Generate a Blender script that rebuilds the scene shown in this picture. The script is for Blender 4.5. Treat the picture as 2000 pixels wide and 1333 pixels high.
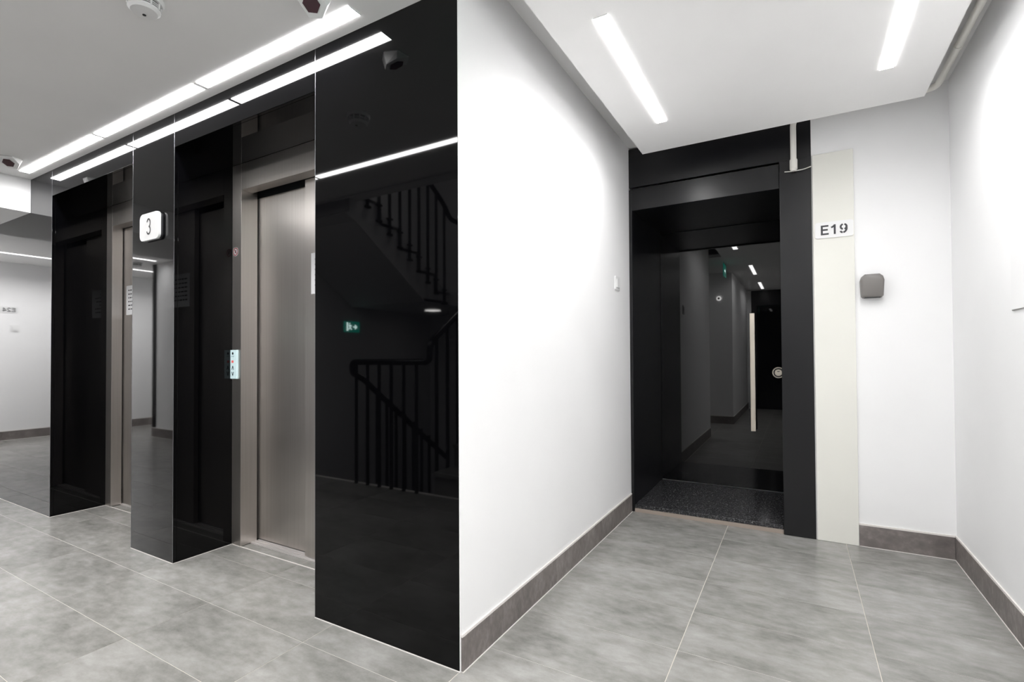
import bpy, bmesh, math, random
from mathutils import Matrix, Vector
random.seed(7)
for o in list(bpy.data.objects): bpy.data.objects.remove(o)
scene = bpy.context.scene
COL = scene.collection

# ------------------------------------------------------------------ camera
yaw, pitch, roll, F = 0.5185, 0.0149, -0.0055, 975.18
EYE = Vector((0, 0, 1.09))
fw = Vector((-math.sin(yaw)*math.cos(pitch), math.cos(yaw)*math.cos(pitch), math.sin(pitch)))
rt = Vector((math.cos(yaw), math.sin(yaw), 0)); up = rt.cross(fw)
r2 = rt*math.cos(roll) + up*math.sin(roll); u2 = -rt*math.sin(roll) + up*math.cos(roll)
cam = bpy.data.cameras.new('camera'); cam.sensor_width = 36; cam.lens = F/2000*36
cam.shift_y = 15.8/2000; cam.clip_start = 0.02
co = bpy.data.objects.new('camera', cam); COL.objects.link(co)
M3 = Matrix((r2, u2, -fw)).transposed().to_4x4(); co.matrix_world = Matrix.Translation(EYE) @ M3
scene.camera = co
# ------------------------------------------------------------------ world, exposure
w = bpy.data.worlds.new('world'); scene.world = w; w.use_nodes = True
w.node_tree.nodes['Background'].inputs[0].default_value = (0.02, 0.02, 0.022, 1)
w.node_tree.nodes['Background'].inputs[1].default_value = 0.2
vs = scene.view_settings; vs.view_transform = 'Standard'; vs.look = 'None'; vs.gamma = 1
vs.use_curve_mapping = False; vs.exposure = 0.15
STRIP_L = 21.0         # radiance of the ceiling strip diffusers

# ------------------------------------------------------------------ materials
MATS = {}
def mat(name, col, rough=.5, metal=0, ior=1.5, emit=None, estr=0, spec=.5):
    m = bpy.data.materials.new(name); m.use_nodes = True
    b = m.node_tree.nodes['Principled BSDF']
    b.inputs['Base Color'].default_value = (*col, 1); b.inputs['Roughness'].default_value = rough
    b.inputs['Metallic'].default_value = metal; b.inputs['IOR'].default_value = ior
    b.inputs['Specular IOR Level'].default_value = spec
    if emit: b.inputs['Emission Color'].default_value = (*emit, 1); b.inputs['Emission Strength'].default_value = estr
    MATS[name] = m; return m
def nd(m, t, **kw):
    n = m.node_tree.nodes.new(t)
    for k, v in kw.items():
        if k in n.inputs: n.inputs[k].default_value = v
        else: setattr(n, k, v)
    return n
def lk(m, a, b): m.node_tree.links.new(a, b)
def bsdf(m): return m.node_tree.nodes['Principled BSDF']
def bump(m, height, strength=.1, dist=.002):
    b = nd(m, 'ShaderNodeBump'); b.inputs['Strength'].default_value = strength; b.inputs['Distance'].default_value = dist
    lk(m, height, b.inputs['Height']); lk(m, b.outputs[0], bsdf(m).inputs['Normal'])
def ramp(m, fac, stops):
    r = nd(m, 'ShaderNodeValToRGB'); e = r.color_ramp.elements
    while len(e) < len(stops): e.new(.5)
    for el, (p, c) in zip(e, stops): el.position = p; el.color = (*c, 1)
    lk(m, fac, r.inputs[0]); return r.outputs[0]
def plaster(name, col):
    m = mat(name, col, .6, spec=.3)
    tc = nd(m, 'ShaderNodeTexCoord'); n = nd(m, 'ShaderNodeTexNoise', Scale=2.2, Detail=3.0)
    lk(m, tc.outputs['Object'], n.inputs['Vector'])
    a = tuple(c*.97 for c in col)
    lk(m, ramp(m, n.outputs['Fac'], [(.3, a), (.7, col)]), bsdf(m).inputs['Base Color'])
    f = nd(m, 'ShaderNodeTexNoise', Scale=160.0, Detail=2.0); lk(m, tc.outputs['Object'], f.inputs['Vector'])
    bump(m, f.outputs['Fac'], .06, .001); return m
W = plaster('white_wall_paint', (.93, .93, .935))
CEIL = plaster('ceiling_paint', (.935, .93, .925))
CREAM = plaster('cream_board', (.83, .825, .77))
PIPEW = mat('white_plastic_pipe', (.84, .82, .77), .4)
PLAST = mat('white_plastic', (.84, .84, .84), .35)
PLASTG = mat('grey_plastic', (.19, .178, .17), .42)
PLASTD = mat('dark_plastic', (.03, .03, .033), .35)
MAROON = mat('maroon_lens', (.05, .012, .02), .15)
BLACKG = mat('black_lacquer_panel', (.0012, .0012, .0016), .03, ior=1.345)
DOORG = mat('black_gloss_door', (.003, .003, .0035), .015, ior=1.52)
SATIN = mat('black_satin_paint', (.0045, .0045, .006), .30, ior=1.5)
RAILM = mat('black_rail_paint', (.006, .006, .006), .22)
CHAMP = mat('champagne_steel', (.72, .66, .57), .32, metal=1)
ALU = mat('sill_aluminium', (.80, .77, .76), .4, metal=.7)
GROUT = mat('floor_grout', (.56, .52, .47), .85)
CAULK = mat('white_caulk', (.80, .77, .74), .6)
MORTAR = mat('raw_mortar', (.36, .30, .26), .9)
INK = mat('dark_ink', (.035, .035, .04), .5)
PAPER = mat('white_paper', (.85, .85, .86), .8)
PINK = mat('red_print', (.55, .10, .12), .5)
CONC = plaster('stair_plaster', (.62, .62, .63))
EXITG = mat('lit_exit_green', (.0, .2, .1), .4, emit=(.0, .30, .22), estr=3.4)
TRIMM = mat('dark_edge_trim', (.30, .30, .32), .35, metal=1)
EXITW = mat('lit_exit_white', (.8, .9, .9), .4, emit=(.75, 1, .95), estr=17.0)
GLOW = mat('strip_diffuser', (.9, .9, .9), .4, emit=(1, .99, .985), estr=STRIP_L)
LEDR = mat('red_led', (.5, .05, .05), .4, emit=(1, .25, .22), estr=.45)
BTN = mat('lit_call_plate', (.62, .74, .76), .3, emit=(.62, .86, .9), estr=.35)
RINGL = mat('lit_ring', (.8, .8, .8), .4, emit=(1, .98, .96), estr=8)
STLAMP = mat('stair_lamp_glass', (.9, .9, .9), .4, emit=(1, .97, .94), estr=9)

def steel_mat():
    m = mat('brushed_steel', (.62, .585, .555), .36, metal=1)
    tc = nd(m, 'ShaderNodeTexCoord'); mp = nd(m, 'ShaderNodeMapping'); mp.inputs['Scale'].default_value = (260, 260, 1.2)
    lk(m, tc.outputs['Object'], mp.inputs[0])
    n = nd(m, 'ShaderNodeTexNoise', Scale=1.0, Detail=2.0); lk(m, mp.outputs[0], n.inputs['Vector'])
    lk(m, ramp(m, n.outputs['Fac'], [(.3, (.60, .565, .535)), (.7, (.66, .625, .595))]), bsdf(m).inputs['Base Color'])
    tg = nd(m, 'ShaderNodeTangent', direction_type='RADIAL', axis='Z'); lk(m, tg.outputs[0], bsdf(m).inputs['Tangent'])
    bsdf(m).inputs['Anisotropic'].default_value = .85
    return m
STEEL = steel_mat()

def tile_mat(name, stops, scale, rough):
    m = mat(name, (.4, .4, .4), rough)
    tc = nd(m, 'ShaderNodeTexCoord'); oi = nd(m, 'ShaderNodeObjectInfo')
    mul = nd(m, 'ShaderNodeMath', operation='MULTIPLY'); mul.inputs[1].default_value = 57.0; lk(m, oi.outputs['Random'], mul.inputs[0])
    def noise(sc, det, wofs, stretch=None):
        n = nd(m, 'ShaderNodeTexNoise', noise_dimensions='4D', Scale=sc, Detail=det, Roughness=.6)
        src = tc.outputs['Object']
        if stretch:
            mp = nd(m, 'ShaderNodeMapping'); mp.inputs['Scale'].default_value = stretch; lk(m, src, mp.inputs[0]); src = mp.outputs[0]
        lk(m, src, n.inputs['Vector'])
        ad = nd(m, 'ShaderNodeMath', operation='ADD'); ad.inputs[1].default_value = wofs; lk(m, mul.outputs[0], ad.inputs[0])
        lk(m, ad.outputs[0], n.inputs['W']); return n
    a = noise(scale, 6.0, 0.0, (.9, 1.6, 1)); b = noise(scale*5.5, 9.0, 3.3, (.8, 1.7, 1)); c = noise(scale*60, 2.0, 9.1)
    mx = nd(m, 'ShaderNodeMix', data_type='FLOAT'); mx.inputs[0].default_value = .45
    lk(m, a.outputs['Fac'], mx.inputs[2]); lk(m, b.outputs['Fac'], mx.inputs[3])
    mx2 = nd(m, 'ShaderNodeMix', data_type='FLOAT'); mx2.inputs[0].default_value = .06
    lk(m, mx.outputs[0], mx2.inputs[2]); lk(m, c.outputs['Fac'], mx2.inputs[3])
    lk(m, ramp(m, mx2.outputs[0], stops), bsdf(m).inputs['Base Color'])
    bump(m, b.outputs['Fac'], .04, .0008); return m
TILE = tile_mat('grey_stone_tile', [(.32, (.145, .145, .132)), (.43, (.238, .235, .220)), (.55, (.325, .320, .305)), (.69, (.43, .425, .413))], 2.6, .27)
SKIRT = tile_mat('taupe_skirting_tile', [(.33, (.11, .098, .093)), (.5, (.195, .172, .164)), (.66, (.32, .29, .278))], 5.0, .45)

def granite_mat():
    m = mat('black_granite', (.02, .02, .02), .12)
    tc = nd(m, 'ShaderNodeTexCoord'); v = nd(m, 'ShaderNodeTexVoronoi', Scale=210.0); n = nd(m, 'ShaderNodeTexNoise', Scale=90.0, Detail=4.0)
    lk(m, tc.outputs['Object'], v.inputs['Vector']); lk(m, tc.outputs['Object'], n.inputs['Vector'])
    mx = nd(m, 'ShaderNodeMix', data_type='FLOAT'); mx.inputs[0].default_value = .55
    lk(m, v.outputs['Distance'], mx.inputs[2]); lk(m, n.outputs['Fac'], mx.inputs[3])
    lk(m, ramp(m, mx.outputs[0], [(.30, (.006, .006, .007)), (.50, (.022, .022, .025)), (.64, (.10, .10, .105)), (.78, (.30, .30, .30))]), bsdf(m).inputs['Base Color'])
    return m
GRAN = granite_mat()

# ------------------------------------------------------------------ builders
def link(name, me, m, parent=None, loc=None):
    o = bpy.data.objects.new(name, me); COL.objects.link(o)
    if m is not None and not me.materials: me.materials.append(m)
    loc = Vector(loc) if loc is not None else Vector((0, 0, 0))
    if parent is not None:
        o.parent = parent; q = parent; base = Vector((0, 0, 0))
        while q is not None: base += q.location; q = q.parent
        o.location = loc - base
    else: o.location = loc
    return o
def finish(bm, name, smooth=False):
    bmesh.ops.recalc_face_normals(bm, faces=bm.faces)
    me = bpy.data.meshes.new(name); bm.to_mesh(me); bm.free()
    if smooth:
        for p in me.polygons: p.use_smooth = True
        me.set_sharp_from_angle(angle=math.radians(35))
    return me
def add_box(bm, x0, x1, y0, y1, z0, z1):
    vs_ = [bm.verts.new((x, y, z)) for x in (x0, x1) for y in (y0, y1) for z in (z0, z1)]
    for f in ((0, 1, 3, 2), (4, 6, 7, 5), (0, 4, 5, 1), (2, 3, 7, 6), (0, 2, 6, 4), (1, 5, 7, 3)):
        bm.faces.new([vs_[i] for i in f])
def box(name, x0, x1, y0, y1, z0, z1, m, parent=None, bev=0, seg=2):
    c = Vector(((x0+x1)/2, (y0+y1)/2, (z0+z1)/2)); bm = bmesh.new()
    add_box(bm, x0-c.x, x1-c.x, y0-c.y, y1-c.y, z0-c.z, z1-c.z)
    if bev: bmesh.ops.bevel(bm, geom=bm.edges[:], offset=bev, segments=seg, affect='EDGES', profile=.5)
    return link(name, finish(bm, name), m, parent, c)
def boxes(name, lst, m, parent=None):
    bm = bmesh.new()
    for b in lst: add_box(bm, *b)
    return link(name, finish(bm, name), m, parent, (0, 0, 0))
def thing(name, loc, label=None, cat=None, group=None):
    o = bpy.data.objects.new(name, None); COL.objects.link(o); o.location = loc; o.empty_display_size = .1
    if label: tag(o, label, cat, group)
    return o
def tag(o, label, cat, group=None):
    o['label'] = label; o['category'] = cat
    if group: o['group'] = group
    return o
def struct(o): o['kind'] = 'structure'; return o
def tube_mesh(name, pts, r, seg=12, caps=True):
    bm = bmesh.new(); pts = [Vector(p) for p in pts]; rings = []
    prev = None
    for i, p in enumerate(pts):
        d = (pts[min(i+1, len(pts)-1)] - pts[max(i-1, 0)]).normalized()
        if prev is None:
            a = Vector((0, 0, 1)) if abs(d.z) < .9 else Vector((1, 0, 0)); n = d.cross(a).normalized()
        else: n = (prev - d*prev.dot(d)).normalized()
        prev = n; b = d.cross(n)
        rr = r[i] if isinstance(r, (list, tuple)) else r
        rings.append([bm.verts.new(p + (n*math.cos(t) + b*math.sin(t))*rr) for t in [2*math.pi*k/seg for k in range(seg)]])
    for A, B in zip(rings, rings[1:]):
        for k in range(seg): bm.faces.new((A[k], A[(k+1) % seg], B[(k+1) % seg], B[k]))
    if caps: bm.faces.new(rings[0]); bm.faces.new(rings[-1])
    return finish(bm, name, True)
def tube(name, pts, r, m, parent=None, seg=12):
    c = Vector(pts[0]); return link(name, tube_mesh(name, [Vector(p)-c for p in pts], r, seg), m, parent, c)
def bend(pts, r=.05, n=5):
    """round the corners of a polyline"""
    pts = [Vector(p) for p in pts]; out = [pts[0]]
    for a, b, c in zip(pts, pts[1:], pts[2:]):
        rr = min(r, (a-b).length*.45, (c-b).length*.45)
        s = b + (a-b).normalized()*rr; e = b + (c-b).normalized()*rr
        for k in range(n+1):
            t = k/n; out.append(s*(1-t)**2 + b*2*t*(1-t) + e*t*t)
    return out + [pts[-1]]
def prism(name, pts2, frame, depth, m, parent=None, bev=0):
    """polygon in (u,v) extruded along n; frame=(origin,u,v,n)"""
    o, u, v, n = [Vector(q) for q in frame]; bm = bmesh.new()
    f = [bm.verts.new(u*a + v*b) for a, b in pts2]; g = [bm.verts.new(u*a + v*b + n*depth) for a, b in pts2]
    bm.faces.new(f); top = bm.faces.new(g); k = len(f)
    for i in range(k): bm.faces.new((f[i], f[(i+1) % k], g[(i+1) % k], g[i]))
    if bev: bmesh.ops.bevel(bm, geom=top.edges[:], offset=bev, segments=2, affect='EDGES')
    return link(name, finish(bm, name), m, parent, o)
def rrect(w_, h_, r, n=6):
    out = []
    for cx, cy, a0 in ((w_/2-r, h_/2-r, 0), (-w_/2+r, h_/2-r, 90), (-w_/2+r, -h_/2+r, 180), (w_/2-r, -h_/2+r, 270)):
        for k in range(n+1):
            t = math.radians(a0+90*k/n); out.append((cx+r*math.cos(t), cy+r*math.sin(t)))
    return out
def arc(cx, cy, rx, ry, a0, a1, n=18):
    return [(cx+rx*math.cos(math.radians(a0+(a1-a0)*k/n)), cy+ry*math.sin(math.radians(a0+(a1-a0)*k/n))) for k in range(n+1)]
GLYPH = {'E': [[(.12, 0), (.12, 1)], [(.03, .915), (.70, .915)], [(.03, .52), (.64, .52)], [(.03, .085), (.72, .085)]],
         '1': [[(.42, 0), (.42, 1)], [(.42, .93), (.30, .80), (.12, .70)]],
         '9': [arc(.36, .67, .25, .25, 75, -75), arc(.36, .67, .25, .25, 105, 255), arc(.30, .50, .31, .41, 30, -85), arc(.30, .30, .215, .215, -95, -165, 6)],
         '2': [arc(.36, .68, .25, .24, 165, -25) + [(.10, .09)], [(.08, .085), (.66, .085)]],
         '4': [[(.50, 0), (.50, 1)], [(.50, .94), (.06, .30)], [(.02, .27), (.70, .27)]],
         '3': [arc(.34, .735, .27, .265, 165, -80), arc(.34, .255, .29, .255, 80, -165)]}
def lettering(name, body, hgt, wid, stroke, frame, m, parent, depth=.0006):
    """flat stroked characters, hgt tall, each wid*hgt wide"""
    o, u, v, n = [Vector(q) for q in frame]; bm = bmesh.new(); adv = .82*wid; total = adv*len(body)-.10*wid
    lay = 0
    for i, ch in enumerate(body):
        for pl in GLYPH[ch]:
            pts = [Vector(((a*wid + i*adv - total/2)*hgt, (b-.5)*hgt)) for a, b in pl]; L_, R__ = [], []
            for k, p in enumerate(pts):
                d = (pts[min(k+1, len(pts)-1)] - pts[max(k-1, 0)]).normalized(); q = Vector((-d.y, d.x))*stroke/2
                L_.append(p+q); R__.append(p-q)
            lay += 1; e = depth + (lay % 4)*.00004
            for k in range(len(pts)-1):
                quad = (L_[k], L_[k+1], R__[k+1], R__[k])
                bm.faces.new([bm.verts.new(u*c.x + v*c.y + n*e) for c in quad])
    me = bpy.data.meshes.new(name); bm.to_mesh(me); bm.free()
    return link(name, me, m, parent, o)
def lathe(name, prof, m, parent, loc, axis='z', seg=28):
    bm = bmesh.new(); rings = []
    for r, h in prof:
        ring = []
        for k in range(seg):
            t = 2*math.pi*k/seg; a, b = r*math.cos(t), r*math.sin(t)
            ring.append(bm.verts.new({'z': (a, b, h), '-y': (a, -h, b), 'y': (a, h, b), 'x': (h, a, b)}[axis]))
        rings.append(ring)
    for A, B in zip(rings, rings[1:]):
        for k in range(seg): bm.faces.new((A[k], A[(k+1) % seg], B[(k+1) % seg], B[k]))
    bm.faces.new(rings[0]); bm.faces.new(rings[-1])
    return link(name, finish(bm, name, True), m, parent, loc)

# ------------------------------------------------------------------ key dimensions (metres)
YW = 1.418            # elevator wall plane
HC = 2.405            # dropped ceiling
HT = 2.56             # slab soffit
XL, XR, YB = -1.0195, 0.722, 3.466   # side corridor
SK = .120             # skirting height
XF = -9.25            # far cross hall wall
YS = -0.30            # landing edge at the stair

# ------------------------------------------------------------------ floor with tiles
fl = struct(boxes('floor', [(-9.4, -4.45, -4.2, 1.95, -.15, -.0009), (-4.45, -1.45, YS, 1.95, -.15, -.0009),
                            (-1.45, .9, -3.9, 4.4, -.15, -.0009)], GROUT))
PX, PY = .6305, .3216; X0, Y0 = -1.027, 1.2745
REG = [(-9.25, .72, YS, 1.418), (-7.85, -4.5, -.745, 1.4), (-9.25, -7.85, -3.0, 1.4), (-4.48, -3.34, 1.4, 1.80),
       (-2.89, -1.76, 1.4, 1.80), (-1.02, .72, 1.4, 3.47), (-.88, .72, -2.75, 0)]
TM = {}
ncell = 0
for i in range(-14, 4):
    for j in range(-16, 8):
        x0, x1, y0, y1 = X0+i*PX, X0+(i+1)*PX, Y0+j*PY, Y0+(j+1)*PY
        if not any(x0+.02 < c and x1-.02 > a and y0+.01 < d and y1-.01 > b for a, c, b, d in REG): continue
        if x1 > -4.4 and x0 < -1.45 and y0 < YS:
            if y1 < YS+.02: continue
            y0 = YS
        g = .0012
        key = (round(x1-x0, 3), round(y1-y0, 3))
        if key not in TM:
            bm = bmesh.new(); hx, hy = key[0]/2-g, key[1]/2-g
            add_box(bm, -hx, hx, -hy, hy, -.004, 0)
            bmesh.ops.bevel(bm, geom=[e for e in bm.edges if all(v.co.z > -.001 for v in e.verts)], offset=.0005, segments=1, affect='EDGES')
            TM[key] = finish(bm, 'tile')
        o = link('tile', TM[key], TILE, fl, ((x0+x1)/2, (y0+y1)/2, 0)); ncell += 1

# ------------------------------------------------------------------ room shell
wl = struct(box('wall_left', XL-.12, XL, YW+.015, YB+.02, 0, HT, W))
box('corner_bead', XL-.0035, XL, YW-.001, YW+.0148, .001, HT-.01, W, wl)
wr = struct(box('wall_right', XR, XR+.12, -2.75, YB+.02, 0, HT, W))
wb = struct(box('wall_back', .087, XR, YB, YB+.12, 0, HT, W))
struct(box('wall_reveal_left', -1.14, -1.021, YB+.02, 4.45, 0, HT, W)); struct(box('wall_reveal_right', -.045, .086, YB+.035, 4.45, 0, HT, W)); struct(box('wall_behind_door', -1.02, -.045, 4.34, 4.45, 0, HT, W))
box('joint_cover_panel', .0925, .2945, YB-.010, YB, 0.001, 2.278, CREAM, wb, .0015)
struct(box('ceiling', -4.857, XR+.12, 0, YW, HC, HC+.04, CEIL))
struct(box('ceiling_raft', -.859, .580, YW, 3.238, HC, HC+.035, CEIL))
struct(box('ceiling_corridor', XL-.12, XR+.12, YW+.02, 4.45, HT, HT+.14, CEIL))
struct(box('ceiling_opposite', -1.0, XR+.12, -2.87, 0, HC, HC+.04, CEIL))
struct(box('ceiling_hall', XF-.1, -5.9, -4.2, YW+.02, HC, HC+.04, CEIL))
struct(box('ceiling_slab', -9.4, .84, YS, YW, HT, HT+.14, CEIL))
struct(boxes('trim_1', [(-5.9, -4.857, -.745, YW-.001, 2.161, HC+.1)], W))     # dropped beam across the lobby
struct(boxes('trim_2', [(-4.5, -.88, -.015, 0, HC+.04, HT), (-4.4, -1.45, YS, YS+.12, 2.47, HT), (-4.5, -4.4, YS+.02, 0, HC, HT)], W))
# far cross hall and blocks on the stair side
struct(box('wall_far', XF-.1, XF, -4.2, YW+.3, 0, HC, W))
struct(boxes('wall_hall', [(-7.85, -4.5, -.865, -.745, 0, HC), (-7.85, -7.73, -4.2, -.745, 0, HC), (XF, -7.85, -4.2, -4.1, 0, HC)], W))
struct(boxes('wall_opposite', [(-1.45, -.88, -.12, 0, 0, HC+.1), (-1.0, -.88, -2.75, -.12, 0, HC)], W))
we = struct(boxes('wall_end', [(-1.0, XR+.12, -2.87, -2.75, 0, HC)], W))
box('door_surround', -.80, .25, -2.75, -2.735, 0, HC-.002, SATIN, we)
box('door_leaf', -.70, .12, -2.735, -2.72, .05, 2.1, DOORG, we)

# skirting tiles
def skirting(name, axis, fixed, side, a, b, start, step=.6305, z0=0.0):
    root = thing(name, (0, 0, 0)); root['kind'] = 'structure'
    t = .0075; p = a; k = start
    cuts = [a]
    while k < b:
        if k > a+.03: cuts.append(k)
        k += step
    cuts.append(b)
    for c0, c1 in zip(cuts, cuts[1:]):
        lo, hi = min(fixed, fixed+side*t), max(fixed, fixed+side*t); g = .0012
        if axis == 'y': box('skirting_tile', lo, hi, c0+g, c1-g, z0+.003, SK, SKIRT, root, .0008, 1)
        else: box('skirting_tile', c0+g, c1-g, lo, hi, z0+.003, SK, SKIRT, root, .0008, 1)
    lo, hi = min(fixed, fixed+side*.006), max(fixed, fixed+side*.006)
    if axis == 'y':
        box('caulk_bead', lo, hi, a, b, SK, SK+.009, CAULK, root); box('grout_line', *sorted((fixed, fixed+side*.0100)), a, b, .0003, .0032, CAULK, root)
    else:
        box('caulk_bead', a, b, lo, hi, SK, SK+.009, CAULK, root); box('grout_line', a, b, *sorted((fixed, fixed+side*.0100)), .0003, .0032, CAULK, root)
    return root
skirting('baseboard_left', 'y', XL, 1, YW+.002, YB-.006, YB-.006-1.27)
skirting('baseboard_right', 'y', XR, -1, -2.74, YB, YB-.60-.6305*9)
skirting('baseboard_back', 'x', YB, -1, .2955, XR-.008, .2955)
skirting('baseboard_far', 'y', XF, 1, -4.1, YW, -4.0)
skirting('baseboard_hall', 'x', -.745, 1, -7.85, -4.5, -7.8)
skirting('baseboard_opposite', 'y', -.88, 1, -2.74, 0.0, -2.5)
skirting('baseboard_corner', 'x', 0.0, 1, -1.45, -.873, -1.4)

# ------------------------------------------------------------------ black clad elevator wall
ew = thing('wall_front', (-3.2, YW, 0)); ew['kind'] = 'structure'
RD = 1.735            # steel frame face plane in the recess
R1 = (-4.478, -3.338); R2 = (-2.886, -1.766)
HR = 2.224            # recess head height
B_ = .0016
box('cladding_panel', -7.3, R1[0], YW, YW+.018, .003, 2.4045, BLACKG, ew, B_)
box('cladding_panel', R1[1], R2[0], YW, YW+.018, .003, 2.4045, BLACKG, ew, B_)
box('cladding_panel', R2[1], XL-.0036, YW, YW+.014, .003, 2.4045, BLACKG, ew, B_)
for a, b in (R1, R2):
    box('cladding_panel', a+.0015, b-.0015, YW, YW+.018, HR, 2.4045, BLACKG, ew, B_)            # header
    box('cladding_panel', a-.018, a, YW+.019, RD+.03, .003, HR+.02, BLACKG, ew, .0008)            # left return
    box('cladding_panel', b, b+.018, YW+.019, RD+.03, .003, HR+.02, BLACKG, ew, .0008)            # right return
    box('cladding_panel', a+.001, b-.001, YW+.019, RD+.03, HR, HR+.018, BLACKG, ew)               # recess head
    box('grout_line', a, b, RD-.0025, RD+.003, .0003, .003, CAULK, ew)
    box('grout_line', a, a+.0028, YW, RD, .0003, .003, CAULK, ew)
for x in (R1[0]-.0012, R1[1]+.0012, R2[0]-.0012, R2[1]+.0012):
    box('edge_trim', x-.0008, x+.0008, YW-.0006, YW+.004, .004, 2.404, TRIMM, ew)
for a, b in ((-7.3, R1[0]), (R1[1], R2[0]), (R2[1], XL)):
    box('grout_line', a, b, YW-.0028, YW+.001, .0003, .003, CAULK, ew)
struct(boxes('wall_core', [(-9.4, XL-.12, YW+.6, YW+.7, 0, HT), (-9.3, -7.3, YW, YW+.1, 0, HC)], W))

def elevator(a, b, label, flip=False):
    f = .0865
    t = thing('elevator_entrance', ((a+b)/2, RD, 0), label, 'elevator', 'elevators in the black wall')
    x0, x1, zt = a+f, b-f, 2.070
    jd = 1.802 if flip else 1.836
    box('door_jamb', a+.0005, x0, RD, jd, .004, HR-.001, STEEL, t, .0012)
    box('door_jamb', x1, b-.0005, RD, 1.836, .004, HR-.001, STEEL, t, .0012)
    box('frame_head', x0+.0008, x1-.0008, RD, 1.806, zt, HR-.001, STEEL, t, .0012)
    xm = x0 + .462
    box('gap_shade_sheet', a-.01, b+.01, 1.885, 1.895, .004, 2.3, PLASTD, t)  # dark sheet added so the gaps round the doors look shaded
    box('header_track', x0-.03, x1+.03, 1.878, 1.884, 2.0, 2.2, PLASTD, t)
    if flip:
        box('door_panel', x0-.02, xm, 1.811, 1.840, .012, 2.068, STEEL, t, .001); box('door_panel', xm-.01, x1+.02, 1.848, 1.875, .014, 2.05, STEEL, t, .001)
    else:
        box('door_panel', x0-.02, xm+.01, 1.848, 1.875, .014, 2.05, STEEL, t, .001); box('door_panel', xm, x1+.02, 1.811, 1.840, .012, 2.068, STEEL, t, .001)
    s = thing('sill', ((a+b)/2, 1.83, 0)); s.parent = t; s.location = Vector(((a+b)/2, 1.83, 0)) - t.location
    box('sill_plate', x0, x1, 1.796, 1.90, 0, .004, ALU, s)
    for y0, y1 in ((1.800, 1.812), (1.822, 1.834), (1.842, 1.851)):
        box('sill_ridge', x0, x1, y0, y1, .004, .010, ALU, s, .001, 1)
    return t
elevator(R2[0], R2[1], 'steel elevator doorway nearest the white corner wall, with the call panel on its jamb')
elevator(R1[0], R1[1], 'steel elevator doorway at the far left, half hidden behind the numbered black pillar', True)

def notice(x0, x1, y, z0, z1, label):
    t = thing('paper_notice', ((x0+x1)/2, y, z0), label, 'notice', 'paper notices taped to the elevator doors')
    box('sheet', x0, x1, y-.0012, y, z0, z1, PAPER, t)
    n = 6; rr = random.Random(int(x0*-100))
    for k in range(n):
        z = z1-.035-k*.028; l = (x1-x0)*(.78 if k % 3 else .55)
        cx = x0+.03
        while cx < x0+l:
            wd = rr.uniform(.012, .035); box('printed_line', cx, min(cx+wd, x1-.02), y-.0016, y-.0012, z-.004, z+.004, INK, t); cx += wd+.008
    return t
notice(-2.285, -1.985, 1.8105, 1.435, 1.657, 'white paper notice on the elevator door nearest the white wall, only its edge showing')
notice(-4.350, -4.040, 1.8105, 1.415, 1.633, 'white paper notice on the far left elevator door beside the numbered pillar')

# landing call plate and sticker on the near elevator jamb
t = thing('call_panel', (-2.862, RD-.010, .97), 'slim lit call panel with arrow buttons on the steel jamb', 'call panel')
box('plate', -2.898, -2.824, RD-.010, RD, .969, 1.137, BTN, t, .002)
FR = lambda x, z, y=RD-.0102: ((x, y, z), (1, 0, 0), (0, 0, 1), (0, -1, 0))
prism('up_button', [(-.011, -.010), (-.007, -.010), (0, .006), (.007, -.010), (.011, -.010), (.002, .013), (-.002, .013)], FR(-2.862, 1.032), .001, INK, t)
prism('down_button', [(-.011, .010), (-.002, -.013), (.002, -.013), (.011, .010), (.007, .010), (0, -.006), (-.007, .010)], FR(-2.862, 1.000), .001, INK, t)
prism('display', rrect(.02, .014, .003), FR(-2.864, 1.069), .0008, LEDR, t)
lathe('key_switch', [(.0075, 0), (.0075, .0012), (.0045, .0012), (.0045, .0004)], INK, t, (-2.862, RD-.0102, 1.117), '-y', 16)
box('underline', -2.874, -2.85, RD-.0112, RD-.0102, 1.0995, 1.1015, INK, t)
t = thing('warning_sticker', (-2.853, RD, 1.69), 'small round red and white prohibition sticker on the steel jamb', 'sticker')
lathe('disc', [(.026, 0), (.026, .0006)], PAPER, t, (-2.853, RD, 1.714), '-y', 24)
bm = bmesh.new(); vsr = [[bm.verts.new((r*math.cos(k*math.pi/14), 0, r*math.sin(k*math.pi/14))) for k in range(28)] for r in (.0235, .018)]
for k in range(28): bm.faces.new((vsr[0][k], vsr[0][(k+1) % 28], vsr[1][(k+1) % 28], vsr[1][k]))
link('red_ring', finish(bm, 'red_ring'), PINK, t, (-2.853, RD-.0009, 1.714))
prism('slash', [(-.0145, .0115), (-.0115, .0145), (.0145, -.0115), (.0115, -.0145)], FR(-2.853, 1.714, RD-.0007), .0004, PINK, t)
box('flame_mark', -2.858, -2.848, RD-.0009, RD-.0006, 1.706, 1.722, INK, t)

# floor number plate
t = thing('floor_number_sign', (-3.10, YW, 1.745), 'white rounded plate reading 3 on the black pillar between the elevators', 'sign')
ctr = (-3.100, YW-.0135, 1.8205)
prism('shadow_backing', rrect(.196, .142, .026), ((ctr[0]+.002, YW, ctr[2]-.002), (1, 0, 0), (0, 0, 1), (0, -1, 0)), .0115, PLASTD, t)  # black backing stands in for the gap and shadow behind the plate
prism('plate', rrect(.206, .150, .028), ((ctr[0], YW-.0115, ctr[2]), (1, 0, 0), (0, 0, 1), (0, -1, 0)), .012, PLAST, t, .0015)
lettering('digit', '3', .083, .78, .0085, ((ctr[0]-.003, YW-.0237, ctr[2]), (1, 0, 0), (0, 0, 1), (0, -1, 0)), PLASTD, t)

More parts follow.
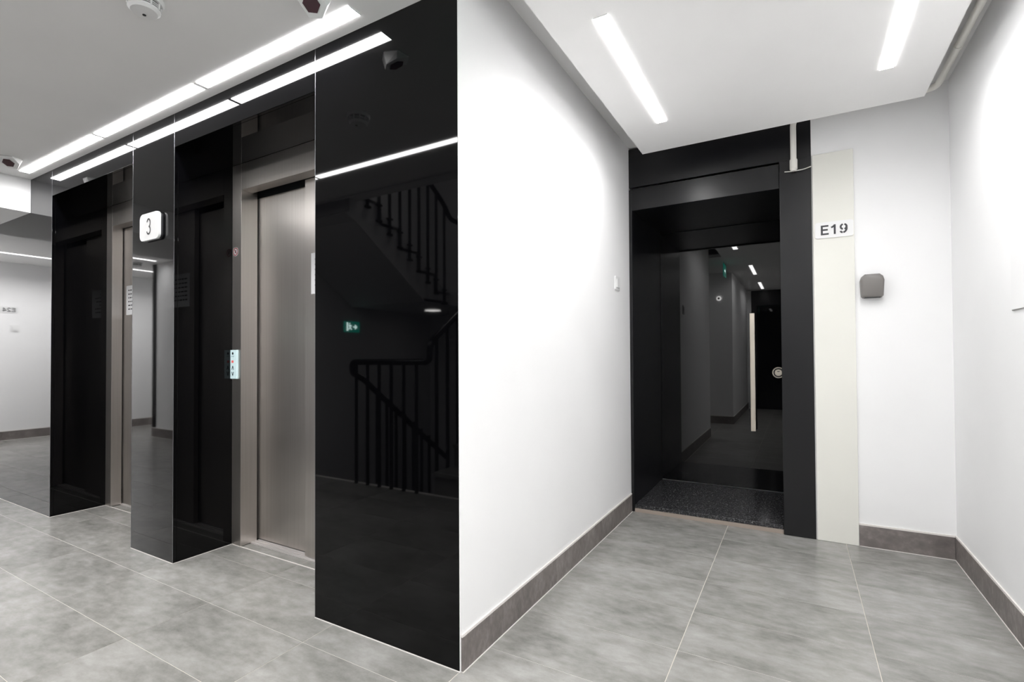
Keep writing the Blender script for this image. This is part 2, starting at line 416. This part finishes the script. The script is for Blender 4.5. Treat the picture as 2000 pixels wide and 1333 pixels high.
# ------------------------------------------------------------------ E19 doorway
dr = thing('door_1', (-.54, YB, 0)); dr['kind'] = 'structure'
ZH, ZF = 2.112, 2.263
JX0, JX1, YD = -.998, -.081, 4.285
box('frame_jamb', XL+.0005, JX0, YB-.004, YD+.02, .004, ZF-.003, SATIN, dr, .0015)
box('frame_jamb', JX1, .0865, YB-.010, YB+.03, .002, ZF+.012, SATIN, dr, .002)
box('frame_jamb', JX1, JX1+.03, YB+.03, YD+.02, .002, ZH+.02, SATIN, dr)
box('frame_head', JX0, JX1-.002, YB-.004, YB+.03, ZH, ZF, SATIN, dr, .002)
box('frame_head', JX0, JX1, YB+.03, YD+.02, ZH+.008, ZH+.03, SATIN, dr)
box('fascia_panel', XL+.0005, .0865, YB-.002, YB+.02, ZF+.0135, HT-.012, SATIN, dr, .0015)
box('trim_bead', XL+.0005, XL+.007, YB-.012, YB-.003, ZF-.002, ZF+.004, CAULK, dr)
dl = thing('door_leaf', ((JX0+JX1)/2, YD, .05)); dl.parent = dr; dl.location = Vector(((JX0+JX1)/2, YD, .05)) - dr.location
box('glass_face', JX0+.003, JX1-.003, YD, YD+.04, .058, ZH+.004, DOORG, dl)
h = box('pull_bar', -.311, -.2765, YD-.075, YD-.045, .511, 1.411, CHAMP, dl, .0015)
for z in (.62, 1.30): box('standoff', -.302, -.286, YD-.045, YD, z-.01, z+.01, CHAMP, dl)
lathe('lock_rose', [(.0435, 0), (.0435, .010), (.040, .013), (.035, .013), (.034, .006)], CHAMP, dl, (-.123, YD, .957), '-y')
lathe('lock_groove', [(.0338, .005), (.0338, .0072)], PLASTD, dl, (-.123, YD, .957), '-y')  # dark disc drawn as the groove between rose and cylinder
lathe('lock_cylinder', [(.0265, .005), (.0265, .016), (.024, .018)], CHAMP, dl, (-.123, YD, .957), '-y')
box('key_slot', -.131, -.115, YD-.0186, YD-.0182, .963, .968, PLASTD, dl)
tag_h = thing('door_threshold', (-.54, YB+.4, 0), 'speckled black granite threshold slab at the foot of the black door', 'threshold')
box('granite_slab', JX0+.001, JX1-.003, YB+.012, YD-.001, .024, .051, GRAN, tag_h, .0025)
box('mortar_bed', JX0+.001, JX1-.001, YB+.004, YB+.2, .0005, .0235, MORTAR, tag_h)

# room plate, alarm, electrical cover and switch
def plate_sign(name, body, c, u, n, w_, h_, size, label, mirror=None):
    t = thing(name, (c[0], c[1], c[2]-h_/2), label, 'sign')
    prism('plate', rrect(w_, h_, .014), (c, u, (0, 0, 1), n), .006, PLAST, t, .001)
    o2 = Vector(c) + Vector(n)*.0066
    lettering('lettering', body, size, 1.0, size*.17, (o2, u, (0, 0, 1), n), INK, t)
    return t, o2
t, o2 = plate_sign('room_sign', 'E19', (.1965, YB-.010, 1.822), (1, 0, 0), (0, -1, 0), .189, .094, .057, 'white plate reading E19 on the cream panel beside the black door')
plate_sign('room_sign', 'E24', (XF, 2.836-2.486, 1.760), (0, 1, 0), (1, 0, 0), .185, .085, .056, 'white plate reading E24 on the far hall wall, seen reversed in the black panel')

t = thing('wall_sounder', (.372, YB, 1.40), 'grey rounded plastic sounder box on the white wall right of the E19 plate', 'alarm device')
bm = bmesh.new()
prof = [(-.043, -.066), (.043, -.066), (.051, -.058), (.056, .030), (.050, .052), (.034, .066), (-.034, .066), (-.050, .052), (-.056, .030), (-.051, -.058)]
lay = [(1.0, 0), (1.0, .034), (.96, .046), (.84, .052)]
rg = [[bm.verts.new((a*s, -d, b*s)) for a, b in prof] for s, d in lay]
for A, B in zip(rg, rg[1:]):
    for k in range(10): bm.faces.new((A[k], A[(k+1) % 10], B[(k+1) % 10], B[k]))
bm.faces.new(rg[0]); bm.faces.new(rg[-1])
link('housing', finish(bm, 'housing', True), PLASTG, t, (.372, YB, 1.477))
box('bottom_grille', .335, .409, YB-.043, YB-.006, 1.4085, 1.412, PLASTD, t)

t = thing('electrical_cover', (XR, 2.4, 1.25), 'flat white electrical cover on the right wall, cut by the picture edge', 'wall cover')
box('cover_plate', XR-.004, XR, 2.32, 2.617, 1.258, 1.562, W, t, .002)
box('shade_strip', XR-.0038, XR-.0005, 2.325, 2.612, 1.2555, 1.258, PLASTG, t)  # grey strip drawn as the shade line under the cover
def switch(c, u, n, label):
    t = thing('light_switch', (c[0], c[1], c[2]-.045), label, 'light switch')
    prism('frame', rrect(.09, .09, .008), (c, u, (0, 0, 1), n), .007, PLAST, t, .001)
    prism('rocker', rrect(.055, .055, .003), (Vector(c)+Vector(n)*.007, u, (0, 0, 1), n), .005, PLAST, t, .001)
switch((XL, 3.18, 1.565), (0, -1, 0), (1, 0, 0), 'white light switch on the left white wall just before the black door')
switch((XF, 2.836-2.546, 1.51), (0, 1, 0), (1, 0, 0), 'white light switch below the E24 plate on the far hall wall')

# white conduit: along the right wall, across the back wall, down over the fascia
t = thing('conduit_pipe', (-.004, 3.43, 2.19), 'white plastic conduit above the ceiling raft, dropping over the black door fascia', 'pipe')
tube('pipe_run', bend([(.665, YW+.2, 2.515), (.665, 3.425, 2.515), (-.004, 3.425, 2.515), (-.004, 3.425, 2.24)], .055, 6), .0165, PIPEW, t, 14)
tube('end_cap', [(-.004, 3.425, 2.262), (-.004, 3.425, 2.255), (-.004, 3.425, 2.205), (-.004, 3.425, 2.193)], [.0195, .021, .021, .012], PIPEW, t, 14)
tube('pipe_clip', [(.665, 3.0, 2.515), (.665, 3.02, 2.515)], .0195, PIPEW, t, 14)
cb = tube('loose_cable', bend([(-.052, YB-.014, 2.205), (-.01, YB-.03, 2.196), (.05, YB-.03, 2.198), (.0865, YB-.014, 2.213)], .04), .0028, PIPEW)
tag(cb, 'thin white cable end hanging across the black door frame under the conduit', 'cable')

# ------------------------------------------------------------------ ceiling strip lights
def strip(x0, x1, y0, y1, z, label, group, watt=11.0, d=.003, spread=155):
    cx, cy = (x0+x1)/2, (y0+y1)/2
    t = thing('strip_light', (cx, cy, z), label, 'strip light', group)
    box('diffuser', x0+.002, x1-.002, y0+.002, y1-.002, z-d, z-.0005, GLOW, t)
    if x1-x0 > y1-y0:
        box('end_cap', x0-.002, x0+.002, y0, y1, z-d, z-.0005, PLAST, t); box('end_cap', x1-.002, x1+.002, y0, y1, z-d, z-.0005, PLAST, t)
    else:
        box('end_cap', x0, x1, y0-.002, y0+.002, z-d, z-.0005, PLAST, t); box('end_cap', x0, x1, y1-.002, y1+.002, z-d, z-.0005, PLAST, t)
    la = bpy.data.lights.new('strip_lamp', 'AREA'); la.shape = 'RECTANGLE'; la.size = x1-x0; la.size_y = y1-y0
    la.energy = watt*max(x1-x0, y1-y0); la.spread = math.radians(spread); la.color = (1, .992, .988)
    lo = bpy.data.objects.new('strip_lamp', la); COL.objects.link(lo); lo.parent = t; lo.location = (0, 0, -d-.0015)
LOB = 6.3
G1 = 'strip lights along the elevator wall'
for a, b, l in ((-2.470, -1.437, 'bright ceiling strip over the elevators, the one nearest the white corner wall'),
                (-3.546, -2.490, 'bright ceiling strip over the elevators, the middle one of three'),
                (-4.690, -3.566, 'bright ceiling strip over the elevators, the farthest one by the white beam')):
    strip(a, b, 1.305, 1.362, HC, l, G1, LOB)
G2 = 'strip lights on the stair side of the lobby'
for a, b, l in ((-3.015, -1.50, 'ceiling strip mirrored as a long line in the wide black panel'),
                (-4.35, -3.035, 'ceiling strip on the stair side of the lobby, nearest the white beam')):
    strip(a, b, .370, .422, HC, l, G2, LOB)
G3 = 'strip lights in the side corridors'
strip(-.672, -.617, 1.832, 2.842, HC, 'ceiling strip over the left white wall in front of the black door', G3, 6.3, spread=150)
strip(.345, .400, 1.832, 2.832, HC, 'ceiling strip at the top right beside the white conduit', G3, 6.3, spread=150)
strip(-.60, -.548, -.43, .55, HC, 'nearer of the two ceiling strips mirrored in the glossy black door', G3, 16)
strip(-.60, -.548, -2.46, -1.42, HC, 'farther of the two ceiling strips mirrored in the glossy black door', G3)
strip(.345, .398, -.43, .55, HC, 'added ceiling strip over the right wall beside the camera, out of the picture', G3, 16)  # unseen strip added for fill, mirroring the left one
strip(-8.49, -8.44, -2.1, 1.2, HC, 'long ceiling strip beside the far hall wall, mirrored in the black panels', 'strip lights in the far hall', 34)
strip(-7.53, -7.48, -.62, -.05, HC, 'short ceiling strip in the far hall mirrored above the other one', 'strip lights in the far hall', 14)

# ------------------------------------------------------------------ ceiling devices
def detector(x, y, z, label, r=.052):
    t = thing('smoke_detector', (x, y, z), label, 'smoke detector', 'smoke detectors')
    lathe('base', [(r*1.18, 0), (r*1.18, -.010), (r*1.10, -.016)], PLAST, t, (x, y, z))
    lathe('neck', [(r*.86, -.016), (r*.86, -.036)], PLASTD, t, (x, y, z))
    for k in range(10):
        a = 2*math.pi*k/10; c, s = math.cos(a), math.sin(a)
        tube('rib', [(x+c*r*1.0, y+s*r*1.0, z-.014), (x+c*r*.95, y+s*r*.95, z-.038)], .0035, PLAST, t, 6)
    for zz in (.022, .029):
        lathe('louvre_ring', [(r*.97, -zz), (r*.97, -zz-.003), (r*.88, -zz-.003), (r*.88, -zz)], PLAST, t, (x, y, z))
    lathe('cap', [(r*.97, -.036), (r*.97, -.042), (r*.80, -.050), (r*.25, -.053)], PLAST, t, (x, y, z))
    lathe('led', [(.006, -.0525), (.006, -.055)], PLASTD, t, (x-.01, y+.005, z), seg=10)
detector(-2.055, .905, HC, 'white smoke detector on the lobby ceiling at the top left picture edge')
detector(-7.85, -.55, HC, 'small white smoke detector in the far hall, mirrored in the numbered pillar')
def beacon(x, y, z, face, label):
    t = thing('motion_sensor', (x, y, z), label, 'motion sensor', 'faceted ceiling sensors')
    near = Vector((math.cos(face), math.sin(face), 0)); bm = bmesh.new(); rings = []
    for r, hh, tilt in ((.056, -.0005, 0), (.062, -.008, 0), (.047, -.034, .50)):
        ring = []
        for k in range(6):
            an = face + math.pi/6 + k*math.pi/3; v = Vector((r*math.cos(an), r*math.sin(an), hh)); v.z += tilt*v.dot(near); ring.append(bm.verts.new(v))
        rings.append(ring)
    for A, B in zip(rings, rings[1:]):
        for k in range(6): bm.faces.new((A[k], A[(k+1) % 6], B[(k+1) % 6], B[k]))
    low = [v.co.copy() for v in rings[-1]]; c0 = sum(low, Vector())/6
    bm.faces.new(rings[0]); bm.faces.new(rings[-1]); link('housing', finish(bm, 'housing'), PLAST, t, (x, y, z))
    nn = (low[1]-low[0]).cross(low[2]-low[0]).normalized()
    if nn.z > 0: nn = -nn
    side = Vector((-math.sin(face), math.cos(face), 0))
    pts = [c0 + (v-c0)*.66 - side*.006 + near*.006 for v in low]
    bm = bmesh.new(); p1 = [bm.verts.new(v-nn*.001) for v in pts]; p2 = [bm.verts.new(v+nn*.0016) for v in pts]
    bm.faces.new(p1); bm.faces.new(p2)
    for k in range(6): bm.faces.new((p1[k], p1[(k+1) % 6], p2[(k+1) % 6], p2[k]))
    link('lens', finish(bm, 'lens'), MAROON, t, (x, y, z))
beacon(-1.51, 1.205, HC, math.radians(-50), 'faceted white sensor with dark lens on the ceiling beside the nearest strip')
beacon(-4.45, 1.195, HC, math.radians(-35), 'faceted white sensor with dark lens on the ceiling near the white beam')

# exit signs
def exit_sign(c, u, n, w_, h_, label, hang=False):
    t = thing('exit_sign', c, label, 'exit sign', 'green exit signs'); v = (0, 0, 1); c = Vector(c); u_ = Vector(u); n_ = Vector(n)
    prism('panel', rrect(w_, h_, .004), (c, u, v, n), .012, EXITG, t)
    f = c + n_*.0122; k = h_
    def pl(nm, pts): prism(nm, [(a*k, b*k) for a, b in pts], (f, u, v, n), .0006, EXITW, t)
    pl('arrow', [(-.62, 0), (-.38, .24), (-.30, .16), (-.40, .06), (-.14, .06), (-.14, -.06), (-.40, -.06), (-.30, -.16), (-.38, -.24)])
    pl('doorway', [(.50, -.40), (.50, .40), (.66, .40), (.66, -.40)])
    pl('runner_body', [(.18, -.05), (.30, .20), (.42, .20), (.32, -.08), (.46, -.22), (.40, -.30), (.24, -.12), (.12, -.30), (.04, -.26)])
    pl('runner_head', [(.24, .26), (.24, .36), (.34, .36), (.34, .26)])
    pl('runner_arm', [(.08, .02), (.10, .16), (.30, .20), (.28, .12), (.16, .08), (.14, .0)])
exit_sign((-4.40, 2.836-4.027, 1.437), (0, 1, 0), (1, 0, 0), .222, .120, 'lit green exit sign on the stair wall, mirrored in the wide black panel')
t0 = thing('exit_sign', (-.875, .95, 2.2), 'hanging green exit sign in the lobby, seen edge-on in the glossy black door', 'exit sign', 'green exit signs')
box('panel', -.879, -.871, .80, 1.10, 2.20, 2.375, EXITG, t0); [tube('hanger', [(-.875, y_, 2.374), (-.875, y_, HC-.001)], .002, PLASTD, t0, 6) for y_ in (.85, 1.05)]
prism('arrow', [(-.06, 0), (-.03, .035), (-.03, .012), (.05, .012), (.05, -.012), (-.03, -.012), (-.03, -.035)], ((-.8708, .95, 2.285), (0, 1, 0), (0, 0, 1), (1, 0, 0)), .0006, EXITW, t0)

t = thing('fire_call_ring', (-1.074, 0, 1.99), 'round lit white ring device on the wall corner, mirrored in the glossy black door', 'alarm device')
lathe('ring', [(.036, 0), (.036, .02), (.030, .026), (.017, .026), (.015, .012)], RINGL, t, (-1.074, 0, 2.0), 'y'); lathe('centre', [(.016, 0), (.016, .0275)], PLASTG, t, (-1.074, 0, 2.0), 'y')

# ------------------------------------------------------------------ staircase behind the camera (mirrored in the black panels)
RS, GO = .18, .262
XA0, XA1 = -2.50, -1.47        # flight going up
XB0, XB1 = -4.40, -3.34        # flight going down / arriving from above
struct(boxes('wall_stair_left', [(-4.5, -4.4, -2.6, YS+.02, -2.0, HT), (-4.5, -4.4, -2.6, YS-.02, HT, 4.2)], CONC))
struct(boxes('wall_stair_right', [(-1.47, -1.45, -2.6, -.12, -2.0, 4.2)], CONC))
struct(boxes('wall_stair_back', [(-4.5, -1.45, -2.72, -2.6, -2.0, 4.2)], CONC))
struct(box('wall_stair_front', -4.5, -1.45, YS+.001, YS+.1, -2.0, -.15, CONC))
struct(boxes('ceiling_stair', [(-4.5, -1.4, -2.72, YS+1.2, 4.2, 4.3), (-4.5, -1.4, YS+1.1, YS+1.2, 2.7, 4.2)], CONC))
struct(boxes('floor_stair', [(-4.5, -1.45, -2.72, YS, -2.1, -2.0)], CONC))
st = thing('staircase', (-2.9, YS, 0), 'grey stone staircase beside the landing, mirrored dimly in the wide black panel', 'staircase')
STONE = tile_mat('stair_stone', [(.33, (.14, .14, .135)), (.5, (.22, .22, .21)), (.68, (.30, .30, .29))], 4.0, .4)
def flight(x0, x1, z_start, sgn, n, waist=.17, soffit=None):
    """n risers going away from the landing (towards -y)"""
    for k in range(n):
        y1 = YS - k*GO; y0 = y1-GO
        zt_ = z_start + (k+1)*RS if sgn > 0 else z_start - (k+1)*RS
        box('step', x0, x1, y0-(.02 if sgn < 0 else 0), y1+(.02 if sgn > 0 else 0), zt_-.03, zt_, STONE, st)
        box('riser', x0, x1, (y1-.02 if sgn > 0 else y1-.02), y1, zt_-RS if sgn > 0 else zt_, zt_-.03 if sgn > 0 else zt_+RS-.03, STONE, st)
    ye = YS-n*GO
    za, zb = (z_start, z_start+n*RS) if sgn > 0 else (z_start, z_start-n*RS)
    bm = bmesh.new(); pts = [(YS, za-.03), (ye, zb-.03), (ye, zb-.03-waist), (YS, za-.03-waist-.04)]
    pts = soffit or pts
    A = [bm.verts.new((x0, y, z)) for y, z in pts]; B = [bm.verts.new((x1, y, z)) for y, z in pts]
    bm.faces.new(A); bm.faces.new(B)
    for k in range(len(pts)): bm.faces.new((A[k], A[(k+1) % len(pts)], B[(k+1) % len(pts)], B[k]))
    link('flight_slab', finish(bm, 'flight_slab'), CONC, st, (0, 0, 0))
flight(XA0, XA1, 0, 1, 5); flight(XB0, XB1, 0, -1, 5); flight(XB0, XB1, 2.7, -1, 5, soffit=[(YS+.10, 2.67), (YS, 2.62), (YS-5*GO, 1.77), (YS-5*GO, 1.668), (-1.19, 1.668), (-.263, 2.286), (-.15, 2.33), (YS+.10, 2.36)])
yq = YS-5*GO
box('quarter_landing', XA0, XA1, -2.6, yq, .75, .9, CONC, st); box('quarter_landing', XB0, XB1, -2.6, -1.192, 1.665, 1.70, CONC, st); box('quarter_landing', XB0, XB1, -2.6, yq, 1.70, 1.8, CONC, st)
box('quarter_landing', XB0, XB1, -2.6, yq, -1.05, -.9, CONC, st)
for k in range(4):
    x1 = XA0 - k*.21; box('step', x1-.21, x1, -2.6, yq, .9+(k+1)*RS-.16, .9+(k+1)*RS, STONE, st)
box('landing_nosing', XB0, XA1, YS-.004, YS+.03, -.02, .003, CAULK, st)
# railings
rl = thing('stair_railing', (-2.9, YS, 0), 'black tubular landing railing with upright bars, mirrored in the wide black panel', 'railing')
XW0, XW1 = -3.36, -2.53; SL = RS/GO
yr = YS+.035
tube('handrail', bend([(XW0-.02, yq, .86-5*RS+.02), (XW0-.02, yr-.12, .90), (XW0-.03, yr-.01, .95), (XW0-.02, yr, 1.05), (XW1-.03, yr, 1.05), (XW1, yr-.01, 1.07),
                      (XW1, yr-.02, 1.19), (XW1, yr-.08, 1.24), (XW1, yq, 1.24+(yr-.08-yq)*SL)], .06, 5), .026, RAILM, rl, 12)
for k in range(6): tube('baluster', [(XW0+.03+k*.135, yr, 1.03), (XW0+.03+k*.135, yr, -.12)], .0155, RAILM, rl, 8)
for k in range(8):
    y = yr-.10-k*.145; tube('baluster', [(XW1, y, 1.22+(yr-.08-y)*SL), (XW1, y, max(.0, (YS-y)*SL-.05))], .0155, RAILM, rl, 8)
    y = yr-.30-k*.125; zt_ = .90-(yr-.12-y)*SL; tube('baluster', [(XW0-.02, y, zt_), (XW0-.02, y, zt_-.85)], .0155, RAILM, rl, 8)
ru = thing('stair_railing', (XW0, YS, 2.7), 'black railing of the upper flight overhead, mirrored in the wide black panel', 'railing')
tube('handrail', bend([(XW0+.03, YS+.02, 3.62), (XW0+.03, yq+.1, 3.66-5*GO*SL), (XW0+.03, yq-.02, 3.52-5*GO*SL), (XW0+.03, yq-.5, 3.50-5*GO*SL)], .06), .026, RAILM, ru, 12)
for k in range(9):
    y = YS-.10-k*.14; zb = 2.7-(YS-y)*SL
    tube('baluster', [(XW0+.03, y, zb+.88), (XW0+.03, y, zb-.20)], .0155, RAILM, ru, 8)
    box('clamp', XW0+.0, XW0+.045, y-.03, y+.03, zb-.20, zb-.18, RAILM, ru); box('clamp', XW0+.0, XW0+.045, y-.03, y+.03, zb-.05, zb-.035, RAILM, ru)
def stair_lamp(x, y, z, watt, label):
    t = thing('stair_lamp', (x, y, z), label, 'lamp', 'round stair lamps')
    lathe('lamp_base', [(.10, 0), (.10, -.008)], PLAST, t, (x, y, z-.001)); lathe('lamp_glass', [(.092, -.008), (.088, -.016), (.05, -.021)], STLAMP, t, (x, y, z-.001))
    la = bpy.data.lights.new('stair_bulb', 'AREA'); la.shape = 'DISK'; la.size = .2; la.energy = watt; la.color = (1, .97, .95)
    lo = bpy.data.objects.new('stair_bulb', la); COL.objects.link(lo); lo.parent = t; lo.location = (0, 0, -.0228)
stair_lamp(-3.78, -1.88, 1.664, 1.2, 'small round lamp under the stair landing, mirrored as a bright dash')
stair_lamp(-2.9, -1.2, 4.198, 40, 'added round lamp on the stairwell ceiling to light the upper flight, out of sight')  # unseen lamp added to brighten the upper flight
